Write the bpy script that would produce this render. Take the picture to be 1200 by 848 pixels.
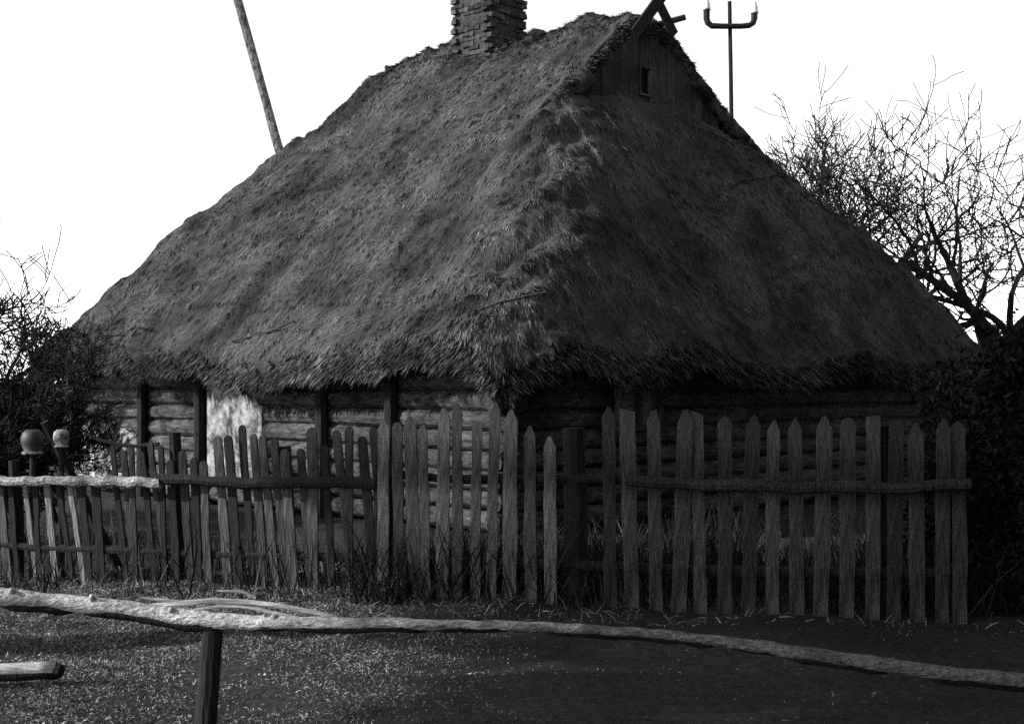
import bpy, math, random
import numpy as np
from mathutils import Vector, Matrix

scene = bpy.context.scene
for o in list(bpy.data.objects):
    bpy.data.objects.remove(o, do_unlink=True)
col = scene.collection
R = math.radians

# ------------------------------------------------------------------ camera
F, CX, HY, CAMZ = 1600.0, 600.0, 449.0, 1.6      # focal length and horizon in photo pixels
cam = bpy.data.cameras.new('camera')
cam.sensor_fit = 'HORIZONTAL'
cam.sensor_width = 36.0
cam.lens = 36.0 * F / 1200.0
cam.shift_y = (HY - 424.0) / 1200.0
cam.clip_start = 0.1
cam.clip_end = 6000
camo = bpy.data.objects.new('camera', cam)
camo.location = (0, 0, CAMZ)
camo.rotation_euler = (R(90), 0, 0)
col.objects.link(camo)
scene.camera = camo

# ------------------------------------------------------------------ sky and sun
SUN_EL = R(27)
SUN_H = Vector((-0.97, -0.25)).normalized()
world = bpy.data.worlds.new('World')
scene.world = world
world.use_nodes = True
nt = world.node_tree
nt.nodes.clear()
sky = nt.nodes.new('ShaderNodeTexSky')
sky.sky_type = 'NISHITA'
sky.sun_disc = False
sky.sun_elevation = SUN_EL
sky.sun_rotation = math.atan2(SUN_H.x, SUN_H.y)
sky.air_density = 1.0
sky.dust_density = 0.1
sky.ozone_density = 1.0
bw = nt.nodes.new('ShaderNodeRGBToBW')           # the photograph is monochrome
bg = nt.nodes.new('ShaderNodeBackground')
bg.inputs['Strength'].default_value = 0.15
wo = nt.nodes.new('ShaderNodeOutputWorld')
nt.links.new(sky.outputs[0], bw.inputs[0])
nt.links.new(bw.outputs[0], bg.inputs['Color'])
nt.links.new(bg.outputs[0], wo.inputs['Surface'])

sun = bpy.data.lights.new('sun', 'SUN')
sun.energy = 3.0
sun.angle = R(0.8)
sun.color = (1, 1, 1)
suno = bpy.data.objects.new('sun', sun)
sd = Vector((SUN_H.x * math.cos(SUN_EL), SUN_H.y * math.cos(SUN_EL), math.sin(SUN_EL)))
suno.rotation_euler = sd.to_track_quat('Z', 'Y').to_euler()
suno.location = (-20, -5, 20)
col.objects.link(suno)

vs = scene.view_settings
vs.view_transform = 'Standard'
vs.look = 'None'
vs.gamma = 1
vs.exposure = 1.35
vs.use_curve_mapping = False
scene.cycles.use_denoising = False              # keep the fine grain of the old plate

rng = np.random.default_rng(7)
random.seed(7)


def P(px, py, Y):
    """world point at depth Y that the photo shows at px, py"""
    return Vector(((px - CX) / F * Y, Y, CAMZ + (HY - py) / F * Y))


def G(px, py):
    """ground point at px, py"""
    Y = CAMZ * F / (py - HY)
    return Vector(((px - CX) / F * Y, Y, 0))


# ------------------------------------------------------------------ materials
def material(name, lo, hi, scale=8.0, stretch=(1, 1, 1), detail=6, rough=0.9, bump=0.0,
             bump_scale=None, strand=False, ramp=(0.3, 0.72), big=None, spec=0.2, objrand=None, bark=None):  # bark: where the painted shade begins along the pole
    m = bpy.data.materials.new(name)
    m.use_nodes = True
    t = m.node_tree
    N, Lk = t.nodes, t.links
    b = N['Principled BSDF']
    b.inputs['Roughness'].default_value = rough
    b.inputs['Specular IOR Level'].default_value = spec
    geo = N.new('ShaderNodeTexCoord')
    mp = N.new('ShaderNodeMapping')
    mp.inputs['Scale'].default_value = stretch
    Lk.new(geo.outputs['Object'], mp.inputs['Vector'])
    no = N.new('ShaderNodeTexNoise')
    no.inputs['Scale'].default_value = scale
    no.inputs['Detail'].default_value = detail
    no.inputs['Roughness'].default_value = 0.68
    Lk.new(mp.outputs[0], no.inputs['Vector'])
    cr = N.new('ShaderNodeValToRGB')
    cr.color_ramp.elements[0].position = ramp[0]
    cr.color_ramp.elements[1].position = ramp[1]
    cr.color_ramp.elements[0].color = (lo, lo, lo, 1)
    cr.color_ramp.elements[1].color = (hi, hi, hi, 1)
    Lk.new(no.outputs['Fac'], cr.inputs[0])
    out = cr.outputs[0]

    def mul(a, sock):
        x = N.new('ShaderNodeMix')
        x.data_type = 'RGBA'
        x.blend_type = 'MULTIPLY'
        x.inputs['Factor'].default_value = 1
        Lk.new(a, x.inputs['A'])
        Lk.new(sock, x.inputs['B'])
        return x.outputs['Result']
    if strand:
        at = N.new('ShaderNodeAttribute')
        at.attribute_name = 'rnd'
        mr = N.new('ShaderNodeMapRange')
        mr.inputs['To Min'].default_value = 0.25
        mr.inputs['To Max'].default_value = 3.0
        Lk.new(at.outputs['Fac'], mr.inputs['Value'])
        out = mul(out, mr.outputs[0])
    if objrand:
        oi = N.new('ShaderNodeObjectInfo')
        mr = N.new('ShaderNodeMapRange')
        mr.inputs['To Min'].default_value = objrand[0]
        mr.inputs['To Max'].default_value = objrand[1]
        Lk.new(oi.outputs['Random'], mr.inputs['Value'])
        out = mul(out, mr.outputs[0])
    if bark is not None:
        # painted shade: pole colour darkens towards its right end, with a ragged edge
        sp = N.new('ShaderNodeSeparateXYZ')
        Lk.new(geo.outputs['Object'], sp.inputs[0])
        n3 = N.new('ShaderNodeTexNoise')
        n3.inputs['Scale'].default_value = 5
        n3.inputs['Detail'].default_value = 6
        Lk.new(mp.outputs[0], n3.inputs['Vector'])
        ma = N.new('ShaderNodeMath')
        ma.operation = 'MULTIPLY_ADD'
        ma.inputs[1].default_value = 4.0
        Lk.new(n3.outputs['Fac'], ma.inputs[0])
        Lk.new(sp.outputs['X'], ma.inputs[2])
        mr = N.new('ShaderNodeMapRange')
        mr.inputs['From Min'].default_value = bark + 1.6
        mr.inputs['From Max'].default_value = bark + 2.6
        mr.inputs['To Min'].default_value = 1.0
        mr.inputs['To Max'].default_value = 0.32
        Lk.new(ma.outputs[0], mr.inputs['Value'])
        out = mul(out, mr.outputs[0])
    if big:
        n2 = N.new('ShaderNodeTexNoise')
        n2.inputs['Scale'].default_value = big[0]
        n2.inputs['Detail'].default_value = 4
        Lk.new(geo.outputs['Object'], n2.inputs['Vector'])
        mr = N.new('ShaderNodeMapRange')
        mr.inputs['From Min'].default_value = 0.35
        mr.inputs['From Max'].default_value = 0.65
        mr.inputs['To Min'].default_value = big[1]
        mr.inputs['To Max'].default_value = big[2]
        Lk.new(n2.outputs['Fac'], mr.inputs['Value'])
        out = mul(out, mr.outputs[0])
    Lk.new(out, b.inputs['Base Color'])
    if bump:
        bn = N.new('ShaderNodeTexNoise')
        bn.inputs['Scale'].default_value = bump_scale or scale * 2
        bn.inputs['Detail'].default_value = 5
        Lk.new(mp.outputs[0], bn.inputs['Vector'])
        bu = N.new('ShaderNodeBump')
        bu.inputs['Strength'].default_value = bump
        bu.inputs['Distance'].default_value = 0.02
        Lk.new(bn.outputs['Fac'], bu.inputs['Height'])
        Lk.new(bu.outputs[0], b.inputs['Normal'])
    return m


M = {}
M['thatch'] = material('weathered thatch', .012, .07, 34, bump=1.0, bump_scale=50, big=(1.3, .4, 1.45))
M['straw'] = material('weathered straw', .014, .085, 7, strand=True, big=(1.3, .4, 1.5))
M['oldwood'] = material('old grey wood', .010, .105, 9, (4, 4, .5), bump=1.0, bump_scale=14, big=(1.5, .45, 1.2), objrand=(.45, 1.35))
M['palewood'] = material('pale split wood', .03, .28, 9, (4, 4, .5), bump=1.0, bump_scale=14, big=(1.5, .45, 1.2), objrand=(.6, 1.3))
M['gable'] = material('weathered gable boards', .008, .06, 9, (4, 4, .5), bump=1.0, bump_scale=14, big=(1.5, .45, 1.3), objrand=(.5, 1.4))
M['greyrail'] = material('split grey rail', .04, .42, 12, (2, 3, 3), bump=1.0, bump_scale=16, big=(5, .4, 1.2))
M['greyplaster'] = material('dirty limewash', .02, .40, 8, bump=.8, bump_scale=14, ramp=(.42, .62), big=(2.2, .3, 1.2))
M['weed'] = material('dead weed stalks', .004, .03, 3, strand=True)
M['darkwood'] = material('dark weathered wood', .005, .020, 9, (4, 4, .5), bump=.7, bump_scale=12)
M['rail'] = material('debarked pale pole', .18, .75, 14, (.6, 5, 5), bump=.7, bump_scale=16, big=(3, .65, 1.1))
M['pole'] = material('debarked pole with shaded end', .20, .85, 22, (1.6, 4, 4), bump=1.0, bump_scale=22, big=(7, .55, 1.15), bark=.9)  # right end darkened in the colour to imitate shade
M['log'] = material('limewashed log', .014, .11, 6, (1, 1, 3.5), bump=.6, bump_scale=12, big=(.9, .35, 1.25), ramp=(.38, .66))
M['plaster'] = material('crumbling limewash', .05, .34, 7, bump=.8, bump_scale=14, ramp=(.38, .62))
M['brick'] = material('sooty brick', .010, .10, 9, bump=.8, bump_scale=30, big=(2, .5, 1.4), objrand=(.4, 1.5))
M['mortar'] = material('dark mortar', .012, .06, 20, bump=.5)
M['void'] = material('dark interior', .004, .008, 4)
M['bark'] = material('dark bark and pole shade', .004, .014, 20, bump=.6)
M['greybark'] = material('grey flaking bark', .015, .2, 15, (1, 1, .6), bump=.6, ramp=(.38, .62))
M['iron'] = material('rusty iron', .004, .018, 30, bump=.4, rough=.7)
M['ceramic'] = material('white porcelain', .62, .8, 20, rough=.25, spec=.5)
M['pane'] = material('old window glass', .01, .03, 3, rough=.45, spec=.5)
M['clay'] = material('dark glazed clay', .006, .03, 12, rough=.6, spec=.5)
M['paleclay'] = material('pale clay', .03, .30, 14, rough=.8, ramp=(.4, .6))
M['ground'] = material('dark trodden earth', .003, .03, 16, detail=10, bump=1.0, bump_scale=24, big=(.7, .5, 1.4))  # earth darkened throughout to imitate the light falling off at the right
M['grass'] = material('dead grass', .02, .26, 3, strand=True)
M['needle'] = material('evergreen needles', .003, .008, 4, strand=True)


# ------------------------------------------------------------------ mesh helpers
class MB:
    def __init__(self):
        self.v, self.f, self.n = [], [], 0

    def add(self, verts, faces):
        self.v.append(np.asarray(verts, dtype=float).reshape(-1, 3))
        self.f += [tuple(i + self.n for i in q) for q in faces]
        self.n += len(self.v[-1])

    def box(self, c, size, rot=None, taper=1.0, jit=0.0):
        hx, hy, hz = [s / 2 for s in size]
        pts = []
        for z in (-hz, hz):
            k = taper if z > 0 else 1.0
            for x, y in ((-hx, -hy), (hx, -hy), (hx, hy), (-hx, hy)):
                p = Vector((x * k, y * k, z))
                if jit:
                    p += Vector((random.uniform(-jit, jit), random.uniform(-jit, jit), random.uniform(-jit, jit)))
                if rot:
                    p = rot @ p
                pts.append(p + Vector(c))
        self.add(pts, [(3, 2, 1, 0), (4, 5, 6, 7), (0, 1, 5, 4), (1, 2, 6, 5), (2, 3, 7, 6), (3, 0, 4, 7)])

    def tube(self, pts, radii, n=8, wob=0.0):
        pts = [Vector(p) for p in pts]
        ring, prev = [], None
        for i, p in enumerate(pts):
            a = pts[max(i - 1, 0)]
            b = pts[min(i + 1, len(pts) - 1)]
            d = (b - a).normalized()
            if prev is None:
                x = d.orthogonal().normalized()
            else:
                x = (prev - d * prev.dot(d))
                x = x.normalized() if x.length > 1e-6 else d.orthogonal().normalized()
            prev = x
            y = d.cross(x)
            for k in range(n):
                an = 2 * math.pi * k / n
                r = radii[i] * (1 + (random.uniform(-wob, wob) if wob else 0))
                ring.append(p + (x * math.cos(an) + y * math.sin(an)) * r)
        fs = []
        for i in range(len(pts) - 1):
            for k in range(n):
                fs.append((i * n + k, i * n + (k + 1) % n, (i + 1) * n + (k + 1) % n, (i + 1) * n + k))
        fs.append(tuple(range(n - 1, -1, -1)))
        fs.append(tuple((len(pts) - 1) * n + k for k in range(n)))
        self.add(ring, fs)

    def outline(self, poly, thick):
        """poly: (x,z) outline in the xz plane, extruded along y"""
        n = len(poly)
        v = [(x, -thick / 2, z) for x, z in poly] + [(x, thick / 2, z) for x, z in poly]
        f = [tuple(range(n)), tuple(range(2 * n - 1, n - 1, -1))]
        f += [(i, n + i, n + (i + 1) % n, (i + 1) % n) for i in range(n)]
        self.add(v, f)

    def mesh(self, name, mat, origin=(0, 0, 0), smooth=False):
        me = bpy.data.meshes.new(name)
        v = np.concatenate(self.v) - np.array(origin)
        me.from_pydata(v.tolist(), [], self.f)
        me.materials.append(mat)
        if smooth:
            me.shade_smooth()
        me.update()
        return me

    def build(self, name, mat, parent=None, smooth=False):
        org = ROOT(parent)
        return link(name, self.mesh(name, mat, org, smooth), parent)


def ROOT(o):
    if o is None:
        return (0, 0, 0)
    while o.parent:
        o = o.parent
    return tuple(o.location)


def link(name, me, parent=None, loc=None, rot=None):
    o = bpy.data.objects.new(name, me)
    col.objects.link(o)
    if parent:
        o.parent = parent
    if loc is not None:
        o.location = Vector(loc) - Vector(ROOT(parent))
    if rot is not None:
        o.rotation_euler = rot
    return o


def thing(name, label, cat, loc=(0, 0, 0), group=None):
    o = bpy.data.objects.new(name, None)
    o.empty_display_size = .2
    col.objects.link(o)
    o.location = loc
    o['label'] = label
    o['category'] = cat
    if group:
        o['group'] = group
    return o


def strands(name, mat, parent, base, direc, side, length, width, curl=None, kind='stuff'):
    """many thin blades: each a two-segment ribbon ending in a point"""
    n = len(base)
    org = np.array(ROOT(parent))
    b = base - org
    L, Wd = length[:, None], width[:, None]
    tip = b + direc * L
    mid = b + direc * L * .55
    if curl is not None:
        tip = tip + curl
        mid = mid + curl * .35
    v = np.empty((n, 5, 3))
    v[:, 0] = b - side * Wd / 2
    v[:, 1] = b + side * Wd / 2
    v[:, 2] = mid + side * Wd * .42
    v[:, 3] = mid - side * Wd * .42
    v[:, 4] = tip
    v = v.reshape(-1, 3)
    i0 = np.arange(n) * 5
    quad = np.stack([i0, i0 + 1, i0 + 2, i0 + 3], 1)
    tri = np.stack([i0 + 3, i0 + 2, i0 + 4], 1)
    me = bpy.data.meshes.new(name)
    me.vertices.add(len(v))
    me.vertices.foreach_set('co', v.ravel())
    loops = np.concatenate([quad, tri], 1).ravel()          # 4 + 3 per blade
    me.loops.add(len(loops))
    me.loops.foreach_set('vertex_index', loops.astype(np.int32))
    me.polygons.add(2 * n)
    st = np.stack([np.arange(n) * 7, np.arange(n) * 7 + 4], 1).ravel()
    me.polygons.foreach_set('loop_start', st.astype(np.int32))
    at = me.attributes.new('rnd', 'FLOAT', 'FACE')
    r = rng.random(n) ** (1.2 if mat is M['grass'] else 2.2) * (.6 if mat is M['grass'] else 1.0)
    at.data.foreach_set('value', np.repeat(r, 2).astype(np.float32))
    me.materials.append(mat)
    me.update(calc_edges=True)
    me.validate()
    o = link(name, me, parent)
    o['kind'] = kind
    return o


def unit(a):
    return a / np.maximum(np.linalg.norm(a, axis=-1, keepdims=True), 1e-9)


class Noise:
    """smooth value noise for shaping surfaces"""
    def __init__(self, seed):
        self.t = np.random.default_rng(seed).random((256, 256))

    def __call__(self, x, y):
        x, y = np.asarray(x, float), np.asarray(y, float)
        xi, yi = np.floor(x).astype(int), np.floor(y).astype(int)
        fx, fy = x - xi, y - yi
        fx, fy = fx * fx * (3 - 2 * fx), fy * fy * (3 - 2 * fy)
        g = lambda a, b: self.t[a % 256, b % 256]
        return ((g(xi, yi) * (1 - fx) + g(xi + 1, yi) * fx) * (1 - fy) +
                (g(xi, yi + 1) * (1 - fx) + g(xi + 1, yi + 1) * fx) * fy) * 2 - 1


nz = [Noise(i) for i in range(8)]


def grid_mesh(name, X, Y, Z, mat, parent=None, smooth=True):
    h, w = X.shape
    v = np.stack([X, Y, Z], -1).reshape(-1, 3) - np.array(ROOT(parent))
    i = np.arange(h * w).reshape(h, w)
    f = np.stack([i[:-1, :-1], i[:-1, 1:], i[1:, 1:], i[1:, :-1]], -1).reshape(-1, 4)
    me = bpy.data.meshes.new(name)
    me.from_pydata(v.tolist(), [], f.tolist())
    me.materials.append(mat)
    if smooth:
        me.shade_smooth()
    me.update()
    return link(name, me, parent)


# ================================================================== the setting: ground
def ground_h(x, y):
    near = np.exp(-((np.asarray(y) - 8) / 14.0) ** 2)
    return (.05 * nz[0](np.asarray(x) * .7, np.asarray(y) * .7) + .025 * nz[1](np.asarray(x) * 2.3, np.asarray(y) * 2.3)) * near - .03


xs = np.concatenate([[-3000, -800, -250, -90, -40, -20], np.linspace(-12, 12, 240), [20, 40, 90, 250, 800, 3000]])
ys = np.concatenate([[-600, -150, -50, -15, -4], np.linspace(0, 24, 240), [30, 45, 90, 250, 800, 4000]])
GX, GY = np.meshgrid(xs, ys)
GZ = ground_h(GX, GY)
ground = grid_mesh('ground', GX, GY, GZ, M['ground'])
ground['kind'] = 'structure'
ground['label'] = 'rough trodden earth with dead grass in front of the fences'

# ================================================================== the cottage
AX, AY = 1.79, 18.87                              # near end of the ridge
U = np.array([.7071, -.7071])                     # along the ridge, towards the viewer's right
NV = np.array([-.7071, -.7071])                   # down the long slope that faces the viewer's left
RL, E2, EN, W = 5.45, 2.6, 2.4, 5.0              # ridge length, far hip run, near hip run, half width
WR = 6.8                                          # half width on the far side of the ridge
ZE, ZR, ZG = 1.86, 6.62, 5.42
FLAT = .22
cottage = thing('thatched_cottage', 'low log cottage with steep thatched roof and crossed gable boards', 'cottage',
                (AX - 2.2 * U[0], AY - 2.2 * U[1], 0))


def to_world(s, t, z):
    s, t = np.asarray(s, float), np.asarray(t, float)
    return AX + s * U[0] + t * NV[0], AY + s * U[1] + t * NV[1], z


def smin(a, b, k, cut=1.0):
    h = np.clip(.5 + .5 * (b - a) / k, 0, 1)
    return b * (1 - h) + a * h - cut * k * h * (1 - h)


def rough_roof(s, t):
    """thatch unevenness, ribs running down the slope"""
    a = np.abs(t)
    course = (a + .12 * nz[1](s * .8, a * .5)) / .62
    lay = .05 * (course - np.floor(course)) * (a > .5)
    return lay + (.11 * nz[2](s * .55 + 9, t * .55) + .07 * nz[3](s * 1.4, t * 1.1)
            + .085 * nz[4](s * 2.7, a * .8) + .06 * nz[5](s * 5.5, a * 1.7) + .03 * nz[6](s * 12, a * 7) + .02 * nz[7](s * 21, a * 17))


def slope(s, t):
    a = np.abs(t)
    p = (ZR - ZE) / (np.where(t > 0, W, WR) - FLAT)
    ridge = ZR + .16 * np.clip(-s / RL, 0, 1.3) + .03 * np.exp(-((s + .75) / .55) ** 2) - .07 * np.exp(-((s + 2.3) / .8) ** 2)
    dist = np.sqrt(np.maximum(a - FLAT, 0) ** 2 + .0) * p
    # the slope swells a little in the middle and kicks out at the eaves
    u = np.clip(a / np.where(t > 0, W, WR), 0, 1)
    return ridge - dist + np.where(t > 0, .16, .34) * np.sin(u * math.pi)


def main_z(s, t):
    zf = ZE + (ZR + .18 - ZE) / E2 * (s + RL + E2) + .05
    return smin(slope(s, t), zf, .9) + rough_roof(s, t)


def hip_z(s, t):
    zh = ZE + (ZG - ZE) / EN * (EN - s) + .16 * np.sin(np.clip(s / EN, 0, 1) * math.pi)
    return smin(slope(np.minimum(s, -.9), t), zh, 1.9, .55) + .04 + rough_roof(s, t)


def smooth_z(s, t):
    return roof_z(s, t) - rough_roof(s, t)


def roof_z(s, t):
    return np.where(s > 0.0, hip_z(s, t), main_z(s, t))


def round_corner(s, t):
    k = np.abs(t) / np.where(t > 0, W, WR)
    q = np.clip(s / EN, 0, 1)
    return s * (1 - .15 * k ** 8), t * (1 - .05 * q ** 4 * k ** 4)


def roof_patch(name, s0, s1, fun, ns, ntt, parent):
    s = np.linspace(s0, s1, ns)
    t = np.linspace(-WR, W, ntt)
    S, T = np.meshgrid(s, t)
    # ragged eaves
    S2 = S + np.where(S == s1, .05 * nz[1](T * 4, T * 0 + 3), 0) * (s1 > 1) + np.where(S == s0, .05 * nz[1](T * 4, T * 0), 0) * (s0 < -1)
    T2 = T + np.where((T >= W - 1e-6) | (T <= -WR + 1e-6), .05 * nz[1](S * 4, S * 0 + 7), 0)
    Z = fun(S, T)
    if s1 > 1:
        S2, T2 = round_corner(S2, T2)
    X, Y, _ = to_world(S2, T2, 0)
    o = grid_mesh(name, X, Y, Z, M['thatch'], parent)
    md = o.modifiers.new('thickness', 'SOLIDIFY')
    md.thickness = .26
    md.offset = -1
    o.data.flip_normals()
    return o


roof = roof_patch('thatch_roof', -RL - E2, .045, main_z, 300, 400, cottage)
hip = roof_patch('thatch_hip', 0.02, EN, hip_z, 100, 400, cottage)


def roof_normal(s, t):
    e = .05
    zs = (roof_z(s + e, t) - roof_z(s - e, t)) / (2 * e)
    zt = (roof_z(s, t + e) - roof_z(s, t - e)) / (2 * e)
    zs, zt = np.clip(zs, -3, 3), np.clip(zt, -3, 3)
    n = np.stack([-zs * U[0] - zt * NV[0], -zs * U[1] - zt * NV[1], np.ones_like(zs)], -1)
    return unit(n), zs, zt


def straw_on(name, n, s0, s1, t0, t1, parent, lmin=.045, lmax=.15):
    s = rng.uniform(s0, s1, n)
    t = rng.uniform(t0, t1, n)
    # only where this face of the roof is: keep all, points at the jump are dropped
    keep = ~((s > -.06) & (s < .06))
    s, t = s[keep], t[keep]
    z = roof_z(s, t)
    nrm, zs, zt = roof_normal(s, t)
    e = .12
    gs_ = np.where(s > 0, smooth_z(np.maximum(s, .13) + e, t) - smooth_z(np.maximum(s, .13) - e, t), smooth_z(np.minimum(s, -.13) + e, t) - smooth_z(np.minimum(s, -.13) - e, t))
    gt_ = smooth_z(s, t + e) - smooth_z(s, t - e)
    g = unit(np.stack([-gs_, -gt_], -1))
    ang = rng.normal(0, .32, len(s)) + .35 * nz[0](s * 1.7, t * 1.7)
    gs = g[:, 0] * np.cos(ang) - g[:, 1] * np.sin(ang)
    gt = g[:, 0] * np.sin(ang) + g[:, 1] * np.cos(ang)
    dz = gs * zs + gt * zt
    d = unit(np.stack([gs * U[0] + gt * NV[0], gs * U[1] + gt * NV[1], dz], -1))
    d = unit(d + nrm * rng.uniform(-.05, .15, (len(s), 1)))
    side = unit(np.cross(d, nrm))
    s_, t_ = round_corner(s, t)
    x, y, _ = to_world(np.where(s > 0, s_, s), np.where(s > 0, t_, t), 0)
    base = np.stack([x, y, z - .01], -1)
    L = rng.uniform(lmin, lmax, len(s))
    wd = rng.uniform(.005, .015, len(s))
    curl = np.stack([np.zeros(len(s)), np.zeros(len(s)), -L * rng.uniform(0, .15, len(s))], -1)
    return strands(name, M['straw'], parent, base, d, side, L, wd, curl)


straw_on('loose_straw', 260000, -RL - E2 + .02, -.02, 0, W - .02, roof)
straw_on('loose_straw', 9000, -RL - E2 + .02, -.02, -1.0, 0, roof)
straw_on('loose_straw', 150000, 0.1, EN - .02, -WR + .02, W - .02, hip)


def eave_fringe(n, pts_s, pts_t, out, parent):
    s, t = pts_s, pts_t
    z = roof_z(s, t)
    s_, t_ = round_corner(s, t)
    x, y, _ = to_world(np.where(s > 0, s_, s), np.where(s > 0, t_, t), 0)
    zz = z - rng.uniform(-.0, .25, len(s))
    d = unit(np.stack([out[0] + rng.normal(0, .25, len(s)), out[1] + rng.normal(0, .25, len(s)), rng.uniform(-1.6, -.5, len(s))], -1))
    side = unit(np.cross(d, np.array([out[0], out[1], .3])[None] + rng.normal(0, .3, (len(s), 3))))
    base = np.stack([x - out[0] * .05, y - out[1] * .05, zz], -1)
    L = rng.uniform(.05, .22, len(s))
    strands('eave_straw', M['straw'], parent, base, d, side, L, rng.uniform(.008, .02, len(s)))


k = 14000
eave_fringe(k, rng.uniform(-RL - E2, EN, k), np.full(k, W), NV, roof)
k = 8000
eave_fringe(k, np.full(k, EN), rng.uniform(-WR, W, k), U, hip)
k = 5000
eave_fringe(k, np.full(k, -RL - E2), rng.uniform(-WR, W, k), -U, roof)
# verge of the gablet
k = 2600
tv = rng.uniform(-1.9, 1.9, k)
xv, yv, _ = to_world(np.full(k, .05), tv, 0)
zv = main_z(np.full(k, .05), tv) - rng.uniform(0, .25, k)
dv = unit(np.stack([U[0] + rng.normal(0, .3, k), U[1] + rng.normal(0, .3, k), rng.uniform(-1.2, .1, k)], -1))
strands('verge_straw', M['straw'], roof, np.stack([xv, yv, zv], -1), dv, unit(np.cross(dv, rng.normal(0, 1, (k, 3)))),
        rng.uniform(.03, .10, k), rng.uniform(.005, .013, k))


def ray_roof(px, py):
    """point of the roof seen at a photo pixel"""
    d = np.array([(px - CX) / F, 1.0, (HY - py) / F])
    for Y in np.arange(11, 27, .02):
        p = np.array([0, 0, CAMZ]) + d * Y
        q = p[:2] - np.array([AX, AY])
        s, t = q @ U, q @ NV
        if -RL - E2 <= s <= EN and -WR <= t <= W and p[2] <= float(roof_z(np.array(s), np.array(t))):
            return Vector(p)
    return None


# ridge cover: heaped straw along the ridge
k = 9000
sv = rng.uniform(-RL, -.02, k)
tv = rng.normal(0, .22, k)
xv, yv, _ = to_world(sv, tv, 0)
zv = main_z(sv, tv) - .01
sg = np.where(tv > 0, 1, -1)[:, None]
dv = unit(np.concatenate([sg * NV[None] + rng.normal(0, .5, (k, 2)), rng.uniform(-.6, .15, (k, 1))], 1))
strands('ridge_straw', M['straw'], roof, np.stack([xv, yv, zv], -1), dv, unit(np.cross(dv, rng.normal(0, 1, (k, 3)))),
        rng.uniform(.04, .14, k), rng.uniform(.005, .013, k))


# gablet: vertical planks with a small vent below the crossed boards
def loc3(s, t, z):
    x, y, _ = to_world(s, t, 0)
    return Vector((float(x), float(y), float(z)))


ROTW = Matrix(((NV[0], U[0], 0), (NV[1], U[1], 0), (0, 0, 1)))    # local x = t, local y = s


def st_box(mb, s, t, z, size, rot=None, jit=0.0):
    """box with size (along t, along s, z)"""
    mb.box(loc3(s, t, z), size, ROTW @ rot if rot else ROTW, jit=jit)


def under_verge(t):
    return float(slope(np.array(0.03), np.array(t))) - .21


for i, t in enumerate(np.arange(-1.6, 1.61, .20)):
    bot = ZG - .3
    tl, tr = under_verge(t - .096), under_verge(t + .096)
    if min(tl, tr) - bot < .1:
        continue
    if -.12 < t < .12:            # the vent interrupts the middle plank
        spans = [(bot, 5.58, 5.58), (5.94, tl, tr)]
    else:
        spans = [(bot, tl, tr)]
    for a, b0, b1 in spans:
        s_ = .03 + random.uniform(0, .02)
        pts = [loc3(s_ + ds, t + dt, z_) for ds in (.015, -.015) for dt, z_ in ((-.096, a), (.096, a), (.096, b1), (-.096, b0))]
        mb = MB()
        mb.add(pts, [(0, 1, 2, 3), (7, 6, 5, 4), (0, 4, 5, 1), (1, 5, 6, 2), (2, 6, 7, 3), (3, 7, 4, 0)])
        mb.build('gable_plank', M['gable'], cottage)
mb = MB()
st_box(mb, .0, 0, 5.76, (.24, .02, .40))
mb.build('vent_opening', M['void'], cottage)
for dt, dzz, sz in ((-.11, 0, (.03, .05, .40)), (.11, 0, (.03, .05, .40)), (0, -.19, (.26, .06, .03)), (0, .19, (.26, .06, .03))):
    mb = MB()
    st_box(mb, .055, dt, 5.76 + dzz, sz)
    mb.build('vent_frame', M['oldwood'], cottage)

# crossed gable boards over the ridge end
for sgn, ln in ((1, 1.15), (-1, .95)):
    mb = MB()
    ang = R(47)
    rot = Matrix.Rotation(sgn * ang, 3, 'Y')
    top = 7.02 if sgn > 0 else 6.98
    # the board passes over the apex and runs down its verge
    c_t = sgn * (ln / 2 - .38) * math.cos(ang)
    c_z = ZR + .22 - (ln / 2 - .38) * math.sin(ang)
    st_box(mb, .27 + (.04 if sgn > 0 else 0), c_t, c_z, (ln, .035, .16), rot, jit=.008)
    mb.build('gable_board', M['darkwood'], cottage)
# short peg that ties the boards
mb = MB()
p0, p1 = loc3(.05, -.28, ZR - .03), loc3(.38, -.50, ZR + .06)
mb.tube([p0, p1], [.045, .04], 6)
mb.build('board_peg', M['darkwood'], cottage)
# stick poking out at the far ridge end
mb = MB()
pe = P(452, 79, 22.75)
pi = P(482, 89, 22.5)
mb.tube([pe, (pe + pi) / 2 + Vector((0, 0, .015)), pi], [.035, .045, .05], 6, .1)
mb.build('ridge_stick', M['oldwood'], cottage)

# rods lying on the thatch
for pts in (((880, 318), (945, 303), (1040, 295)), ((900, 345), (912, 388)), ((1045, 330), (1052, 372)),
            ((272, 402), (318, 390), (345, 378)), ((838, 232), (868, 214), (895, 210)), ((640, 345), (585, 357), (560, 366))):
    ws = [ray_roof(*p) for p in pts]
    if None in ws:
        continue
    ws = [w + Vector((0, -.03, .02)) for w in ws]
    mb = MB()
    mb.tube(ws, [.014] * len(ws), 5)
    mb.build('thatching_rod', M['oldwood'], cottage)

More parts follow.
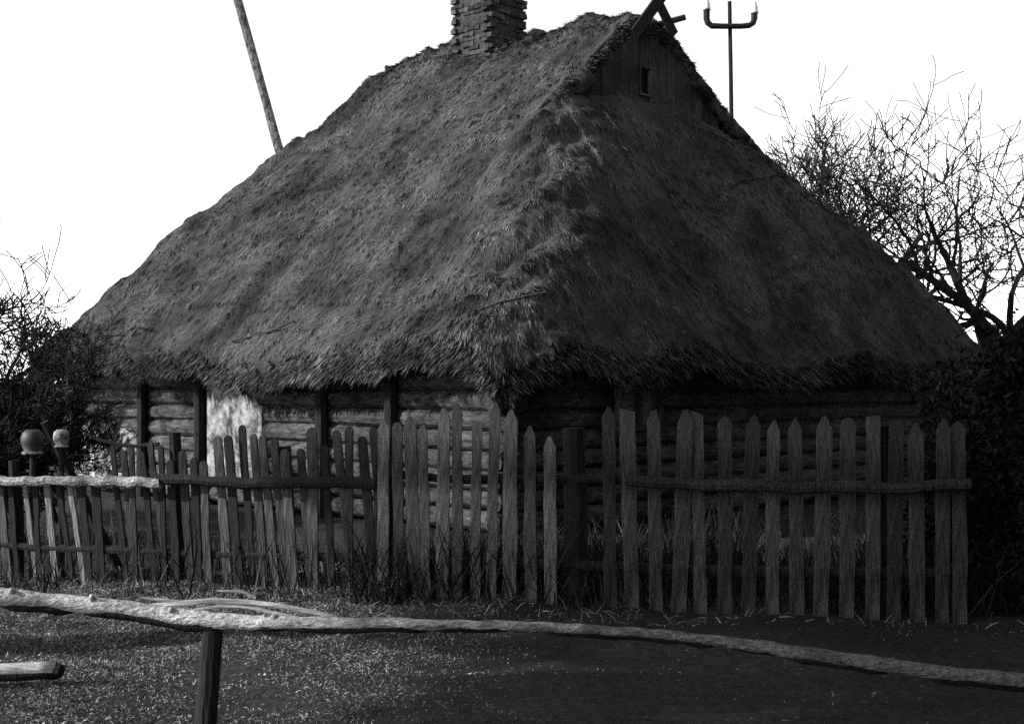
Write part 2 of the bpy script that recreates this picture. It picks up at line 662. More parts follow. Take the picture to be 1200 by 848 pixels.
# ---- chimney of single bricks
CHS = -3.03                                        # position along the ridge
ch = thing('tmp', '', '')
bpy.data.objects.remove(ch)
SIDE = .75
mb = MB()
st_box(mb, CHS, 0, 7.0, (SIDE - .005, SIDE - .005, 2.0))
chimney = mb.build('chimney', M['mortar'], cottage)
brick_meshes = []
for i in range(6):
    mb = MB()
    mb.box((0, 0, 0), (.238 + random.uniform(-.02, .01), .115, .064 + random.uniform(-.008, .006)), jit=.011)
    brick_meshes.append(mb.mesh('brick', M['brick']))
z = 6.22
row = 0
while z < 7.95:
    half = SIDE / 2 + (.03 if 7.7 < z < 7.86 else 0) + (z - 6.9) * .012
    for side in range(4):
        for j in range(3):
            off = (-.25 + j * .25) + (.06 if row % 2 else -.06)
            a = side * math.pi / 2
            lx, ly = off, half - .05 + random.uniform(-.022, .022)
            tt = lx * math.cos(a) - ly * math.sin(a)
            ss = lx * math.sin(a) + ly * math.cos(a)
            # keep only bricks standing clear of the thatch
            if z < float(main_z(np.array(CHS + ss), np.array(tt))) - .25:
                continue
            rz = math.atan2(NV[1], NV[0]) + a + random.uniform(-.07, .07)
            link('brick', random.choice(brick_meshes), chimney, loc3(CHS + ss, tt, z + random.uniform(-.004, .004)),
                 (random.uniform(-.03, .03), random.uniform(-.03, .03), rz))
    z += .077
    row += 1

# ---- log walls
WI = .62                                           # eaves overhang
TW, TR, SN, SF = W - WI, WR - WI, EN - WI, -RL - E2 + WI


def logwall(a, b, n, name='log'):
    """a, b: (s,t) ends; n courses"""
    for i in range(n):
        z = .12 + i * .215
        pa, pb = loc3(a[0], a[1], z), loc3(b[0], b[1], z)
        d = (pb - pa).normalized()
        e = .16 + random.uniform(-.05, .08)
        pa, pb = pa - d * e, pb + d * e
        m = 9
        pts = [pa.lerp(pb, q / m) + Vector((random.uniform(-.012, .012), random.uniform(-.012, .012), random.uniform(-.012, .012))) for q in range(m + 1)]
        mb = MB()
        r0 = .105 + random.uniform(-.008, .01)
        mb.tube(pts, [r0 * random.uniform(.95, 1.05) for _ in pts], 10, .03)
        mb.build(name, M['log'], cottage)


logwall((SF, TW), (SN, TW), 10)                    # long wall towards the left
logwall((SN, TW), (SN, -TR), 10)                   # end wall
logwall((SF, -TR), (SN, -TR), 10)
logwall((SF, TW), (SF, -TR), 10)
mb = MB()
st_box(mb, (SN + SF) / 2, (TW - TR) / 2, 1.1, (TW + TR - .1, SN - SF - .1, 2.2))
mb.build('wall_core', M['darkwood'], cottage)


def wall_point(px, z, off=0.0):
    """(s) on the long wall seen at px"""
    k = (px - CX) / F
    # AX + s U0 + t N0 = k (AY + s U1 + t N1)
    t = TW + off
    s = (k * (AY + t * NV[1]) - AX - t * NV[0]) / (U[0] - k * U[1])
    return s


# upright posts against the long wall
for px in (178, 246, 388, 470):
    s = wall_point(px, 1)
    mb = MB()
    a, b = loc3(s, TW + .16, -.1), loc3(s + random.uniform(-.05, .05), TW + .16, 2.05)
    mb.tube([a, a.lerp(b, .5) + Vector((.01, .01, 0)), b], [.09, .085, .08], 8, .06)
    mb.build('wall_post', M['darkwood'], cottage)
# crumbling limewash between posts; pale slanted shapes also imitate sunlit wall
for px0, px1, z0, z1 in ((252, 316, .25, 1.62), (92, 170, .2, .98)):
    s0, s1 = wall_point(px0, 1), wall_point(px1, 1)
    poly = []
    nseg = 18
    for q in range(nseg + 1):
        x = s0 + (s1 - s0) * q / nseg
        top = z1 - (q / nseg) ** 2 * (.35 if px0 == 252 else .12) + random.uniform(-.05, .05)
        poly.append((x, top))
    low = [(s1, z0), (s0, z0)]
    pts_f, pts_b = [], []
    for x, zz in poly + low:
        pts_f.append(loc3(x, TW + .125, zz))
        pts_b.append(loc3(x, TW + .03, zz))
    n = len(pts_f)
    mb = MB()
    mb.add(pts_f + pts_b, [tuple(range(n)), tuple(range(2 * n - 1, n - 1, -1))] + [(i, n + i, n + (i + 1) % n, (i + 1) % n) for i in range(n)])
    mb.build('sunlit_limewash', M['plaster'] if px0 == 252 else M['greyplaster'], cottage)


def window(s, t, z, w, h, face):
    """face: 'long' wall or 'end' wall"""
    mb = MB()
    if face == 'long':
        bx = lambda mb, dw, dz, sw, sh, dep, off: st_box(mb, s + dw, t + off, z + dz, (dep, sw, sh))
    else:
        bx = lambda mb, dw, dz, sw, sh, dep, off: st_box(mb, s + off, t + dw, z + dz, (sw, dep, sh))
    bx(mb, 0, 0, w, h, .06, .09)
    fr = mb.build('window', M['void'], cottage)
    for dw, dz, sw, sh in ((-w / 2, 0, .07, h + .07), (w / 2, 0, .07, h + .07), (0, h / 2, w - .07, .07), (0, -h / 2, w - .07, .07)):
        mb = MB()
        bx(mb, dw, dz, sw, sh, .07, .135)
        mb.build('frame', M['oldwood'], fr)
    mb = MB()
    bx(mb, 0, 0, .035, h - .07, .04, .14)
    mb.build('mullion', M['oldwood'], fr)
    for q in (-1, 1):
        mb = MB()
        bx(mb, q * w / 4, 0, w / 2 - .06, h - .07, .008, .128)
        mb.build('pane', M['pane'], fr)


window(SN, 2.35, 1.36, .75, .55, 'end')


# ================================================================== fences
def picket_mesh(w, h, th, style):
    mb = MB()
    j = lambda a: random.uniform(-a, a)
    if style == 'point':
        poly = [(-w / 2, -.25), (w / 2, -.25), (w / 2 * (1 + j(.08)), h - w * .9), (w * .12 + j(.01), h), (-w * .1 + j(.01), h - .008), (-w / 2 * (1 + j(.08)), h - w * .9)]
    elif style == 'round':
        poly = [(-w / 2, -.25), (w / 2, -.25), (w / 2, h - w * .5), (w * .3, h - w * .12), (0, h), (-w * .3, h - w * .14), (-w / 2, h - w * .5)]
    else:
        poly = [(-w / 2, -.25), (w / 2, -.25), (w / 2, h - .02 + j(.02)), (-w / 2, h + j(.03))]
    side_r = [(w / 2 + j(.006), h * q) for q in (.15, .3, .45, .6, .72)]
    side_l = [(-w / 2 + j(.006), h * q) for q in (.72, .6, .45, .3, .15)]
    poly = poly[:2] + side_r + poly[2:] + side_l
    mb.outline(poly, th)
    return mb


def add_picket(root, x, y, h, w, yaw, lean, style, mat, th=.025):
    me = picket_mesh(w, h, th, style).mesh('picket', mat)
    link('picket', me, root, (x, y, float(ground_h(x, y))), (random.uniform(-.03, .02), lean, yaw))


# --- tall fence, right of centre to the right edge
p0, p1 = Vector((P(438, 700, 10.25).x, 10.25, 0)), Vector((P(1140, 700, 9.45).x, 9.45, 0))
yaw = math.atan2(p1.y - p0.y, p1.x - p0.x)
tall = thing('picket_fence', 'tall grey picket fence with pointed boards in front of the cottage end', 'fence', p0.lerp(p1, .5))


def on_line(a, b, px):
    k = (px - CX) / F
    d = b - a
    q = (k * a.y - a.x) / (d.x - k * d.y)
    return a + d * q


tall_px = [(450, 494, 14), (469, 497, 12), (487, 490, 15), (501, 500, 12), (518, 482, 15), (535, 477, 12), (557, 499, 12), (576, 478, 13),
           (597, 486, 17), (623, 504, 14), (645, 512, 15),
           (716, 476, 15), (740, 478, 18), (768, 479, 16), (795, 477, 19), (822, 479, 14), (849, 485, 17), (877, 482, 17), (905, 490, 15),
           (934, 488, 17), (962, 485, 18), (991, 486, 18), (1022, 480, 16), (1048, 487, 17), (1074, 490, 18), (1103, 484, 16), (1126, 488, 16)]
for px, py, wpx in tall_px:
    q = on_line(p0, p1, px + (random.uniform(-1, 1)))
    h = CAMZ - (py - HY) * q.y / F + .03
    add_picket(tall, q.x, q.y, h, wpx * q.y / F, yaw, random.gauss(0, .018), random.choice(['point', 'point', 'round', 'point', 'flat']), M['palewood'] if 440 < px < 660 else M['oldwood'])
nrm = Vector((math.sin(yaw), -math.cos(yaw), 0))


def rail_part(root, a, b, z, r, off, mat, sag=.03, name='rail', wob=.06, flat=False):
    pts = []
    for i in range(13):
        q = i / 12
        p = a.lerp(b, q) + nrm * off
        pts.append(Vector((p.x + random.uniform(-.004, .004), p.y + random.uniform(-.006, .006), z - sag * math.sin(q * math.pi) + random.uniform(-.01, .01))))
    mb = MB()
    mb.tube(pts, [r * random.uniform(.9, 1.08) for _ in pts], 8, wob)
    return mb.build(name, mat, root)


q0, q1 = on_line(p0, p1, 735), on_line(p0, p1, 1135)
rail_part(tall, q0, q1, .90, .042, .07, M['oldwood'])
q0, q1 = on_line(p0, p1, 438), on_line(p0, p1, 735)
rail_part(tall, q0, q1, .92, .035, -.06, M['darkwood'])
q0, q1 = on_line(p0, p1, 438), on_line(p0, p1, 1135)
rail_part(tall, q0, q1, .28, .04, -.06, M['darkwood'])
for px, hh, wd in ((671, 1.27, .18), (1036, 1.30, .12), (446, 1.2, .11)):
    q = on_line(p0, p1, px) - nrm * .12
    mb = MB()
    mb.tube([(q.x, q.y, -.3), (q.x + .01, q.y, hh * .5), (q.x - .01, q.y, hh)], [wd / 2, wd / 2, wd / 2.2], 9, .05)
    mb.build('fence_post', M['darkwood'], tall)

# --- low leaning fence on the left
l0, l1 = Vector((P(-30, 672, 11.5).x, 11.5, 0)), Vector((P(442, 690, 10.5).x, 10.5, 0))
yawl = math.atan2(l1.y - l0.y, l1.x - l0.x)
nrm = Vector((math.sin(yawl), -math.cos(yawl), 0))
low = thing('picket_fence', 'low sagging fence of thin leaning pickets on the left', 'fence', l0.lerp(l1, .5))
px = -22.0
while px < 438:
    if px < 112:
        wpx, py, lean = random.uniform(6, 11), random.uniform(551, 564), random.uniform(-.17, -.06)
    elif px < 190:
        wpx, py, lean = random.uniform(6, 9), random.uniform(520, 532), random.uniform(-.13, -.02)
    elif px < 250:
        wpx, py, lean = random.uniform(8, 12), random.uniform(528, 545), random.uniform(-.08, -.04)
    elif px < 330:
        wpx, py, lean = random.uniform(8.5, 11), random.uniform(510, 518), random.uniform(-.10, -.08)
        if 277 < px < 289:
            py = 500
    else:
        wpx, py, lean = random.uniform(9, 13), random.uniform(500, 530), random.uniform(-.13, .0)
    q = on_line(l0, l1, px + (672 - py) * -lean * -1 * .0)
    h = CAMZ - (py - HY) * q.y / F + .03
    # the foot stands to the right of the leaning top
    add_picket(low, q.x + h * math.sin(-lean), q.y, h, wpx * q.y / F, yawl, lean, 'round', M['palewood'] if px < 112 and random.random() < .25 else (M['oldwood'] if random.random() < .6 else M['darkwood']), .022)
    px += wpx + (random.uniform(3, 5) if px > 112 else random.uniform(4, 10))
qa, qb = on_line(l0, l1, -40), on_line(l0, l1, 195)
rail_part(low, qa, on_line(l0, l1, 92), .81, .038, .06, M['greyrail'], .02, wob=.12)
rail_part(low, on_line(l0, l1, 84), qb, .795, .042, .075, M['greyrail'], -.01, wob=.12)
qa, qb = on_line(l0, l1, 190), on_line(l0, l1, 445)
rail_part(low, qa, qb, .84, .045, .06, M['darkwood'], .02)
qa, qb = on_line(l0, l1, -40), on_line(l0, l1, 445)
rail_part(low, qa, qb, .25, .035, -.05, M['darkwood'], .02)
for px, hh in ((10, .95), (200, 1.2), (330, 1.1)):
    q = on_line(l0, l1, px) - nrm * .12
    mb = MB()
    mb.tube([(q.x, q.y, -.3), (q.x, q.y, hh * .5), (q.x - .03, q.y, hh)], [.055, .055, .05], 8, .05)
    mb.build('fence_post', M['darkwood'], low)

# slanting stake and bowed stick leaning on the left fence
mb = MB()
a, b = P(52, 494, 11.62), P(98, 585, 11.85)
d = (b - a)
foot = b + d * ((0 - b.z) / d.z)
mb.tube([foot + d.normalized() * .1, (a + foot) / 2, a], [.05, .045, .035], 8, .05)
o = mb.build('leaning_stake', M['darkwood'])
o['label'] = 'dark stake slanting behind the low left fence'
o['category'] = 'stake'
mb = MB()
pts = [P(100, 508, 11.62), P(118, 516, 11.6), P(140, 521, 11.58), P(160, 522.5, 11.55), P(186, 520, 11.5)]
mb.tube(pts, [.012, .016, .018, .018, .02], 6, .05)
o = mb.build('bowed_stick', M['darkwood'])
o['label'] = 'thin bowed stick lying along the tops of the low pickets'
o['category'] = 'stick'


# pots upturned on stakes of the left fence
def lathe(mb, prof, c, n=20):
    v, f = [], []
    for r, z in prof:
        for k in range(n):
            an = 2 * math.pi * k / n
            v.append((c[0] + r * math.cos(an), c[1] + r * math.sin(an), c[2] + z))
    for i in range(len(prof) - 1):
        for k in range(n):
            f.append((i * n + k, i * n + (k + 1) % n, (i + 1) * n + (k + 1) % n, (i + 1) * n + k))
    mb.add(v, f)


for px, py, m1, lab, sc_ in ((38, 517, 'clay', 'dark glazed clay pot upturned on a fence stake', 1.0),
                             (72, 513, 'paleclay', 'pale clay pot upturned on the stake beside the dark pot', .72)):
    c = P(px, py, 11.45)
    t = thing('clay_pot', lab, 'pot', (c.x, c.y, c.z - .1), 'clay pots on the fence')
    sc_ *= .85
    mb = MB()
    prof = [(.085, -.12), (.095, -.11), (.08, -.09), (.105, -.03), (.112, .03), (.095, .085), (.06, .115), (.001, .118)]
    lathe(mb, [(r * sc_, z * sc_) for r, z in prof], c)
    mb.build('pot_body', M[m1], t, True)
    mb = MB()
    lathe(mb, [(r * sc_, z * sc_) for r, z in [(.084, -.125), (.1, -.125), (.104, -.112), (.1, -.1), (.09, -.1), (.084, -.125)]], c)
    mb.build('pot_rim', M['paleclay'], t, True)
    mb = MB()
    mb.tube([(c.x, c.y, -.25), (c.x, c.y + .01, c.z * .5), (c.x, c.y, c.z + .09 * sc_)], [.03, .027, .022], 7, .05)
    o = mb.build('pot_stake', M['darkwood'])
    o['label'] = 'thin stake carrying the dark clay pot' if px == 38 else 'thin stake carrying the small pale pot'
    o['category'] = 'stake'

# ================================================================== pole rail in the foreground
rf = thing('pole_barrier', 'sagging debarked pole on a leaning post across the foreground', 'barrier', (-1.1, 5.0, 0))
rp = [(-60, 690, 9), (0, 699, 11), (70, 705, 11), (150, 714, 11), (220, 724, 12), (280, 729, 10), (340, 729, 9), (400, 730, 8.5), (470, 731, 7.5),
      (540, 732, 7), (620, 734, 7), (700, 738, 7), (780, 744, 7), (860, 753, 8), (940, 765, 9), (1020, 777, 9.5), (1100, 788, 9.5), (1180, 796, 9.5), (1260, 802, 9.5)]
mb = MB()
pts = [P(x, y, 5.0 + .05 * math.sin(x * .01)) for x, y, r in rp]
fine, rad = [], []
for i in range(len(pts) - 1):
    for q in range(4):
        fine.append(pts[i].lerp(pts[i + 1], q / 4) + Vector((0, 0, random.uniform(-.003, .003))))
        rad.append((rp[i][2] * (1 - q / 4) + rp[i + 1][2] * q / 4) * 5 / F * random.uniform(.93, 1.06))
fine.append(pts[-1])
rad.append(rp[-1][2] * 5 / F)
mb.tube(fine, [r_ * .92 for r_ in rad], 12, .09)
mb.build('pole', M['pole'], rf, True)
# dark strips along the underside, standing in for its shade
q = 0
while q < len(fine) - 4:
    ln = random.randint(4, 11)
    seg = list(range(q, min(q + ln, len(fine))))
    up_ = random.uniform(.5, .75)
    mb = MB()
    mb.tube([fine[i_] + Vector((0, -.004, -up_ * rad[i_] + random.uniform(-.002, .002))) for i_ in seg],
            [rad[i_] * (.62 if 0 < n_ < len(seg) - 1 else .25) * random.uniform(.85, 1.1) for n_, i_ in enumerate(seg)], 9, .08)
    mb.build('underside_shade', M['bark'], rf, True)
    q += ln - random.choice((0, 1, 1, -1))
# knots where branches were cut off
for i_ in random.sample(range(4, len(fine) // 2), 5):
    a_ = fine[i_] + Vector((0, -.3 * rad[i_], .6 * rad[i_]))
    d_ = Vector((random.uniform(-.6, .6), random.uniform(-1, .2), random.uniform(.2, 1))).normalized()
    mb = MB()
    mb.tube([a_, a_ + d_ * rad[i_] * .55, a_ + d_ * rad[i_] * .75], [rad[i_] * .42, rad[i_] * .26, rad[i_] * .2], 7, .1)
    mb.build('knot', M['pole'], rf, True)
for pp, r in (([(160, 711), (205, 707), (250, 703.5), (290, 705), (330, 710), (365, 717), (395, 723)], 3.6),
              ([(165, 700), (195, 703), (225, 707)], 2.4),
              ([(228, 714), (255, 710.5), (280, 710), (305, 714), (325, 719), (350, 723)], 2.6),
              ([(255, 692), (285, 693), (300, 700)], 2.0)):
    mb = MB()
    w_ = [P(x, y, 5.06) for x, y in pp]
    mb.tube(w_, [r * 5 / F * (.55 if i in (0, len(pp) - 1) else 1) for i in range(len(pp))], 7, .08)
    mb.build('split_strip', M['rail'], rf)
mb = MB()
a, b = P(249, 738, 5.04), P(240, 860, 5.02)
d = b - a
foot = a + d * ((-.2 - a.z) / d.z)
mb.tube([foot, foot.lerp(a, .35), foot.lerp(a, .7), a + (a - b).normalized() * .0], [.043, .042, .04, .038], 10, .04)
mb.build('post', M['darkwood'], rf)
for px in (1330,):
    a = P(px, 806, 5.0)
    mb = MB()
    mb.tube([(a.x, a.y, -.2), (a.x, a.y, a.z)], [.045, .04], 10, .05)
    mb.build('post', M['darkwood'], rf)

# log lying on the ground
a, b = G(-70, 804), G(66, 800)
cp = thing('cut_pole', 'short pale cut pole lying on the ground at lower left', 'log', (b.x, b.y, 0))
cpts = [a.lerp(b, q / 6) + Vector((0, 0, .075 + random.uniform(-.003, .003))) for q in range(7)]
mb = MB()
mb.tube(cpts, [.040] * 7, 12, .06)
mb.build('stripped_wood', M['rail'], cp, True)
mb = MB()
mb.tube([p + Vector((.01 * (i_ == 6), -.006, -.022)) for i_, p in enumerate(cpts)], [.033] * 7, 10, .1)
mb.build('bark', M['bark'], cp, True)  # dark lower strip added as the pole's shaded underside
mb = MB()
mb.tube([b + Vector((-.01, 0, .072)), b + Vector((.03, -.01, .066))], [.043, .036], 10, .06)
mb.build('dark_end', M['bark'], cp)  # darker cap on the right end

# ================================================================== poles behind the house
mb = MB()
YP = 28.0
top, low_ = P(262, -60, YP), P(333, 197, YP)
d = low_ - top
foot = top + d * ((-.3 - top.z) / d.z)
pts = [foot.lerp(top, i / 14) + Vector((random.uniform(-.01, .01), 0, 0)) for i in range(15)]
mb.tube(pts, [.115 - .03 * i / 14 for i in range(15)], 10, .06)
o = mb.build('leaning_pole', M['greybark'])
o['label'] = 'tall mottled pole leaning left behind the roof'
o['category'] = 'pole'

YM = 21.2
base = P(857, 165, YM)
mast = thing('insulator_mast', 'thin iron roof mast with forked bracket and two white insulators', 'mast', (base.x, base.y, base.z - .3))
mb = MB()
mb.tube([base + Vector((.012, 0, -.4)), P(856.5, 90, YM), P(855, 2, YM)], [.036, .034, .03], 8, .04)
mb.build('pole', M['iron'], mast)
mb = MB()
br = [(828, 12), (828, 22), (829.5, 27), (834, 30.5), (845, 31), (856, 31), (868, 31), (878, 30), (882.5, 27), (884, 22), (884, 16)]
mb.tube([P(x, y, YM - .05) for x, y in br], [.05, .05, .05, .048, .044, .044, .044, .046, .048, .05, .05], 8, .03)
mb.build('bracket', M['iron'], mast)
for x, y in ((828, 10), (884, 14)):
    c = P(x, y, YM - .05)
    mb = MB()
    lathe(mb, [(.001, -.03), (.06, -.03), (.066, .0), (.052, .03), (.06, .055), (.044, .085), (.04, .12), (.022, .16), (.001, .165)], c, 14)
    mb.build('insulator', M['ceramic'], mast, True)


# ================================================================== bare trees
def bare_tree(name, label, base, h, spread, seed, group=None, lean=(0, 0), levels=5, trunk_r=.12, fork=.28, dens=1.0, mat='bark', cat='tree', up=.35, tw=.0105):
    rr = random.Random(seed)
    root = thing(name, label, cat, base, group)
    trunk, br = MB(), MB()
    base = Vector(base)

    def limb(p, d, ln, r, lv):
        seg = min(max(5, int(ln / .16)), 12) if lv < 4 else 6
        pts, rad = [p.copy()], [r]
        q = p.copy()
        dd = d.normalized()
        bend = Vector((rr.uniform(-1, 1), rr.uniform(-1, 1), rr.uniform(-.5, .7))) * .27
        for i in range(seg):
            dd = (dd + bend + Vector((rr.uniform(-1, 1), rr.uniform(-1, 1), rr.uniform(-.7, 1))) * (.13 + .02 * lv)
                  + Vector((0, 0, up * .18 * (1 if lv else 0)))).normalized()
            q = q + dd * ln / seg
            pts.append(q.copy())
            rad.append(max(r * (1 - .6 * (i + 1) / seg), tw))
        (trunk if lv == 0 else br).tube(pts, rad, 8 if lv == 0 else (6 if lv < 2 else (4 if lv < 4 else 3)), .04 if lv < 2 else 0)
        if lv >= levels:
            return
        nb = {0: 5, 1: 5, 2: 5, 3: 5, 4: 3}.get(lv, 3)
        nb = max(2, int(round(nb * dens)))
        for i in range(nb):
            f = rr.uniform(.35, 1.0) if lv else rr.uniform(.55, 1.0)
            j = min(int(f * seg), seg - 1)
            pp = pts[j].lerp(pts[j + 1], f * seg - j if f < 1 else 1)
            ax = (pts[j + 1] - pts[j]).normalized()
            o1 = ax.orthogonal().normalized()
            an = rr.uniform(0, 2 * math.pi)
            o2 = (o1 * math.cos(an) + ax.cross(o1) * math.sin(an))
            nd = ax * rr.uniform(.35, .9) + o2 * rr.uniform(.5, 1.0)
            nl = ln * rr.uniform(.45, .76) if lv else spread * rr.uniform(.7, 1.1)
            limb(pp, nd, nl, max(rad[j] * rr.uniform(.5, .78), tw), lv + 1)
    limb(base + Vector((0, 0, -.15)), Vector((lean[0], lean[1], 1)), h * fork + .15, trunk_r, 0)
    trunk.build('trunk', M[mat], root)
    br.build('crown', M[mat], root)
    return root


GT = 'bare fruit trees behind the cottage'


def gx(px, Y):
    return ((px - CX) / F * Y, Y, 0)


for lab, px, Y, h, spr, seed, lean, r0, fk, dn in (
        ('small bare tree rising beside the iron roof mast', 903, 28, 9.4, 2.2, 5, .0, .17, .64, 1.0),
        ('slender bare tree just above the middle of the right roof edge', 940, 30, 9.0, 2.7, 84, 0, .18, .58, 1.0),
        ('bare fruit tree half hidden by the roof, below the slender tree', 985, 27, 7.8, 2.9, 11, -.05, .20, .52, 1.0),
        ('wide bare fruit tree over the lower right roof edge', 1028, 29, 7.8, 3.4, 92, .03, .22, .46, 1.0),
        ('bare fruit tree with upright fork above the right end of the roof', 1066, 25, 6.8, 3.0, 21, 0, .24, .42, .85),
        ('tangled bare tree between the forked tree and the right frame edge', 1135, 26, 7.0, 3.1, 33, .1, .22, .40, .85),
        ('bare fruit tree at far right behind the thick-limbed tree', 1190, 30, 8.2, 3.4, 52, -.05, .22, .42, .85),
        ('dark thick-limbed bare tree at the right edge reaching left', 1262, 23, 6.0, 3.0, 47, -.12, .36, .42, .85)):
    bare_tree('bare_tree', lab, gx(px, Y), h, spr, seed, GT, (lean, 0), 4, r0, fk, dn, up=.5, tw=.0105)
bare_tree('bare_tree', 'bare tree at the left edge with twigs against the sky', gx(-45, 19), 3.8, 1.7, 64, None, (.18, 0), 4, .13, .66, 1.0, tw=.009)
GS = 'bare shrubs at the left edge'
bare_tree('bare_shrub', 'dense bare shrub behind the low fence at the left edge', gx(2, 15.5), 3.0, 1.05, 71, GS, (0, 0), 5, .07, .28, 1.1, cat='shrub', tw=.006)
bare_tree('bare_shrub', 'dense bare shrub against the left corner of the cottage', gx(66, 16.0), 2.9, 1.15, 72, GS, (.0, 0), 5, .07, .28, 1.0, cat='shrub', tw=.006)
bare_tree('bare_shrub', 'bare shrub behind the two clay pots', gx(30, 13.6), 2.0, .65, 73, GS, (0, 0), 5, .05, .25, 1.2, cat='shrub', tw=.006)


# ================================================================== evergreens
def evergreen(name, label, c, rx, ry, h, n, seed, z0=0.0, trunk=None, cat='bush', leaf=.10, group=None, clump=1.0):
    root = thing(name, label, cat, (c[0], c[1], 0), group)
    r = np.random.default_rng(seed)
    m = max(40, n // 130)
    # leaf clumps scattered through an uneven crown
    th = r.uniform(0, 2 * np.pi, m)
    hh = r.random(m)
    prof = np.sqrt(np.clip(1 - (hh * 1.0 - .35) ** 2 / .46, 0.03, 1))
    rad = prof * r.uniform(.35, 1.0, m) ** .5
    cc = np.stack([c[0] + rx * rad * np.cos(th), c[1] + ry * rad * np.sin(th), z0 + hh * (h - z0) * .93], -1)
    idx = r.integers(0, m, n)
    size = r.uniform(.16, .34, m) * (h - z0) / 3.2 ** .9 * .55 * clump
    base = cc[idx] + r.normal(0, 1, (n, 3)) * size[idx][:, None] * np.array([1, 1, .7])
    base[:, 2] = np.maximum(base[:, 2], z0 + .03)
    d = unit(r.normal(0, 1, (n, 3)) + np.array([0, 0, .25]))
    side = unit(np.cross(d, r.normal(0, 1, (n, 3))))
    strands('foliage', M['needle'], root, base, d, side, r.uniform(.6, 1.3, n) * leaf, r.uniform(.3, .55, n) * leaf, kind='stuff')
    mb = MB()
    th_ = trunk or h * .6
    mb.tube([(c[0], c[1], -.2), (c[0] + .05, c[1], th_ * .5), (c[0], c[1], th_)], [.05 + h * .02, .04 + h * .014, .03], 8, .06)
    mb.build('trunk', M['bark'], root)
    for i in range(7):
        a = r.uniform(0, 6.28)
        z1 = z0 + (h - z0) * r.uniform(.05, .7)
        mb = MB()
        st = (c[0], c[1], min(z1 * .8, th_ * .95))
        mb.tube([st, (c[0] + rx * .35 * math.cos(a), c[1] + ry * .35 * math.sin(a), z1), (c[0] + rx * .7 * math.cos(a), c[1] + ry * .7 * math.sin(a), z1 + .2)], [.04, .03, .012], 6)
        mb.build('limb', M['bark'], root)
    return root


GE = 'dark evergreens at the right edge'
evergreen('evergreen_bush', 'black evergreen bush at the right end of the tall fence', (4.6, 10.6), 1.45, 1.5, 2.2, 60000, 5, group=GE, leaf=.065)
evergreen('evergreen_bush', 'black evergreen bush against the right corner of the cottage', (7.6, 16.9), 1.7, 1.7, 2.6, 60000, 6, group=GE, leaf=.065)
for c, sd_, lab in (((-9.7, 3.3), 8, 'tall bare-trunked pine added for shade outside the left edge, nearer the viewer'),
                    ((-9.7, 6.8), 9, 'tall bare-trunked pine added for shade outside the left edge, level with the low fence')):
    evergreen('shade_pine', lab, c, 1.5, 1.9, 12.5, 34000, sd_, z0=5.25, trunk=11.5, cat='tree', leaf=.2, group='pines added for shade outside the left edge', clump=.6)  # unseen trees added to shade the ground and fence at the right

GP = 'spruces added for shade outside the right edge'
for c, h, lab in (((7.4, 3.0), 12.0, 'dense spruce added for shade outside the right edge, nearest the pole barrier'),
                  ((9.8, 9.0), 12.5, 'dense spruce added for shade outside the right edge, in line with the tall fence'),
                  ((12.8, 16.0), 13.0, 'dense spruce added for shade outside the right edge, beside the cottage'),
                  ((4.8, -3.4), 12.2, 'dense spruce added for shade behind the viewer on the right')):
    evergreen('shade_spruce', lab, c, 3.1, 3.1, h, 22000, int(h * 10), z0=.4, trunk=h * .9, cat='tree', leaf=.34, group=GP)  # unseen trees added to cut the sky light from the right

# ================================================================== dead grass and litter
def grass(name, n, x0, x1, y0, y1, hmin, hmax, dens=None, label=None):
    x, y = rng.uniform(x0, x1, n), rng.uniform(y0, y1, n)
    k = nz[3](x * 1.3, y * 1.3) + .6 * nz[5](x * 4, y * 4)
    keep = (k > rng.uniform(-1.0, .7, n)) & (np.abs(x) < y * .42 + .6)
    if dens is not None:
        keep &= dens(x, y) > rng.random(n)
    x, y = x[keep], y[keep]
    m = len(x)
    base = np.stack([x, y, ground_h(x, y) - .005], -1)
    d = unit(np.stack([rng.normal(0, .8, m), rng.normal(0, .8, m), rng.uniform(.15, 1.0, m)], -1))
    side = unit(np.cross(d, rng.normal(0, 1, (m, 3))))
    L = rng.uniform(hmin, hmax, m)
    curl = np.stack([rng.normal(0, .3, m) * L, rng.normal(0, .3, m) * L, -L * rng.uniform(.1, .5, m)], -1)
    o = strands(name, M['grass'], None, base, d, side, L, rng.uniform(.003, .008, m), curl)
    o['label'] = label
    return o


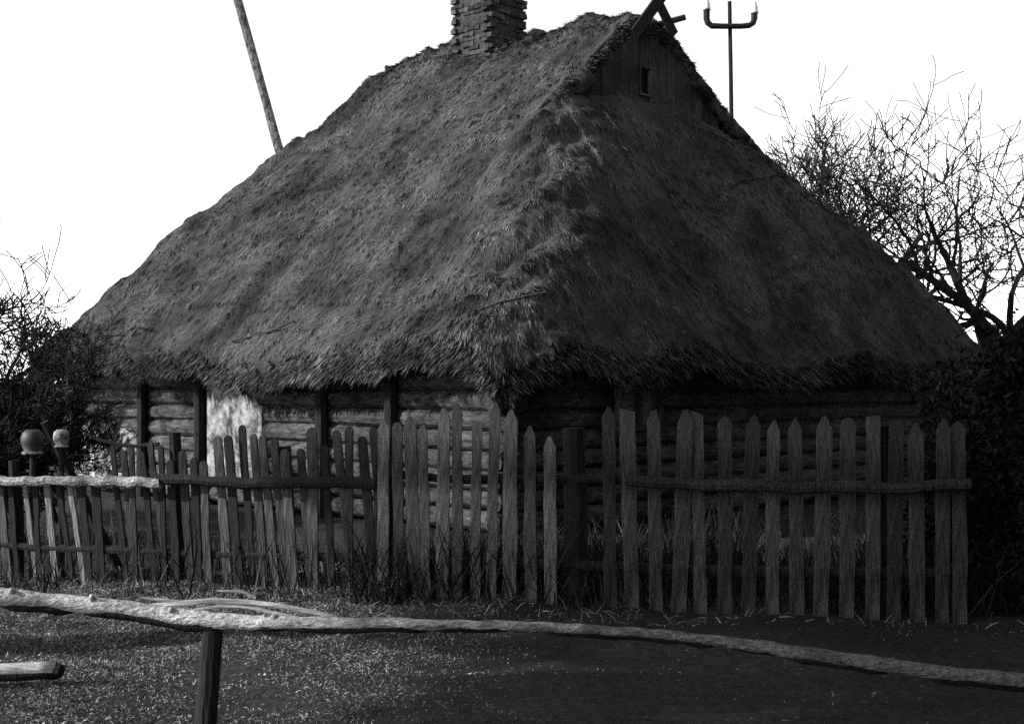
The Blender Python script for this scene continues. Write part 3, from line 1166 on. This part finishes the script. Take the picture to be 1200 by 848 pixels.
grass('grass', 900000, -4.6, 3.5, 5.8, 11.8, .010, .04, lambda x, y: np.clip(.75 - .52 * (x + 1.2), .015, 1), 'short matted dead grass on the trodden ground')  # pale blades thin out rightwards to imitate dimming light
grass('grass', 22000, -5, 4.5, 9.2, 12.2, .05, .16, lambda x, y: np.clip(.7 - .25 * x, .15, 1), 'longer dead grass along the foot of the fences')

# dark dead weeds added behind the fences to stand in for yard shade
n = 26000
x = rng.uniform(-4.5, 4.5, n)
y = rng.uniform(9.9, 12.6, n) - .07 * x
keep = (nz[2](x * 1.1, y * 1.1) + .5 * nz[4](x * 3, y * 3) > rng.uniform(-1.1, .6, n)) & ((x > -1.2) | (rng.random(n) < .12))
x, y = x[keep], y[keep]
m = len(x)
d = unit(np.stack([rng.normal(0, .25, m), rng.normal(0, .25, m), np.ones(m)], -1))
L = rng.uniform(.12, .55, m) * np.clip(1 + .6 * nz[5](x * .9, y * .9), .3, 1.5)
o = strands('weeds', M['weed'], None, np.stack([x, y, ground_h(x, y) - .01], -1), d, unit(np.cross(d, rng.normal(0, 1, (m, 3)))), L,
            rng.uniform(.006, .016, m), np.stack([rng.normal(0, .2, m) * L, rng.normal(0, .2, m) * L, -L * rng.uniform(0, .3, m)], -1))
o['label'] = 'dark dead weeds added to darken the yard behind the fences'

# leaf litter and wood chips trodden into the ground
n = 9000
x, y = rng.uniform(-4.4, 2.5, n), rng.uniform(6.0, 11.0, n)
keep = (np.abs(x) < y * .42) & (rng.random(n) < np.clip(.8 - .6 * (x + 1.2), .0, 1)) & (nz[6](x * 1.6, y * 1.6) > rng.uniform(-.8, .6, n))
x, y = x[keep], y[keep]
m = len(x)
d = unit(np.stack([rng.normal(0, 1, m), rng.normal(0, 1, m), rng.uniform(-.05, .5, m)], -1))
sd_ = unit(np.cross(d, np.array([0, 0, 1.0]) + rng.normal(0, .35, (m, 3))))
o = strands('litter', M['grass'], None, np.stack([x, y, ground_h(x, y) + .012], -1), d, sd_, rng.uniform(.010, .028, m), rng.uniform(.006, .016, m))
o['label'] = 'dead leaves and wood chips scattered on the ground'
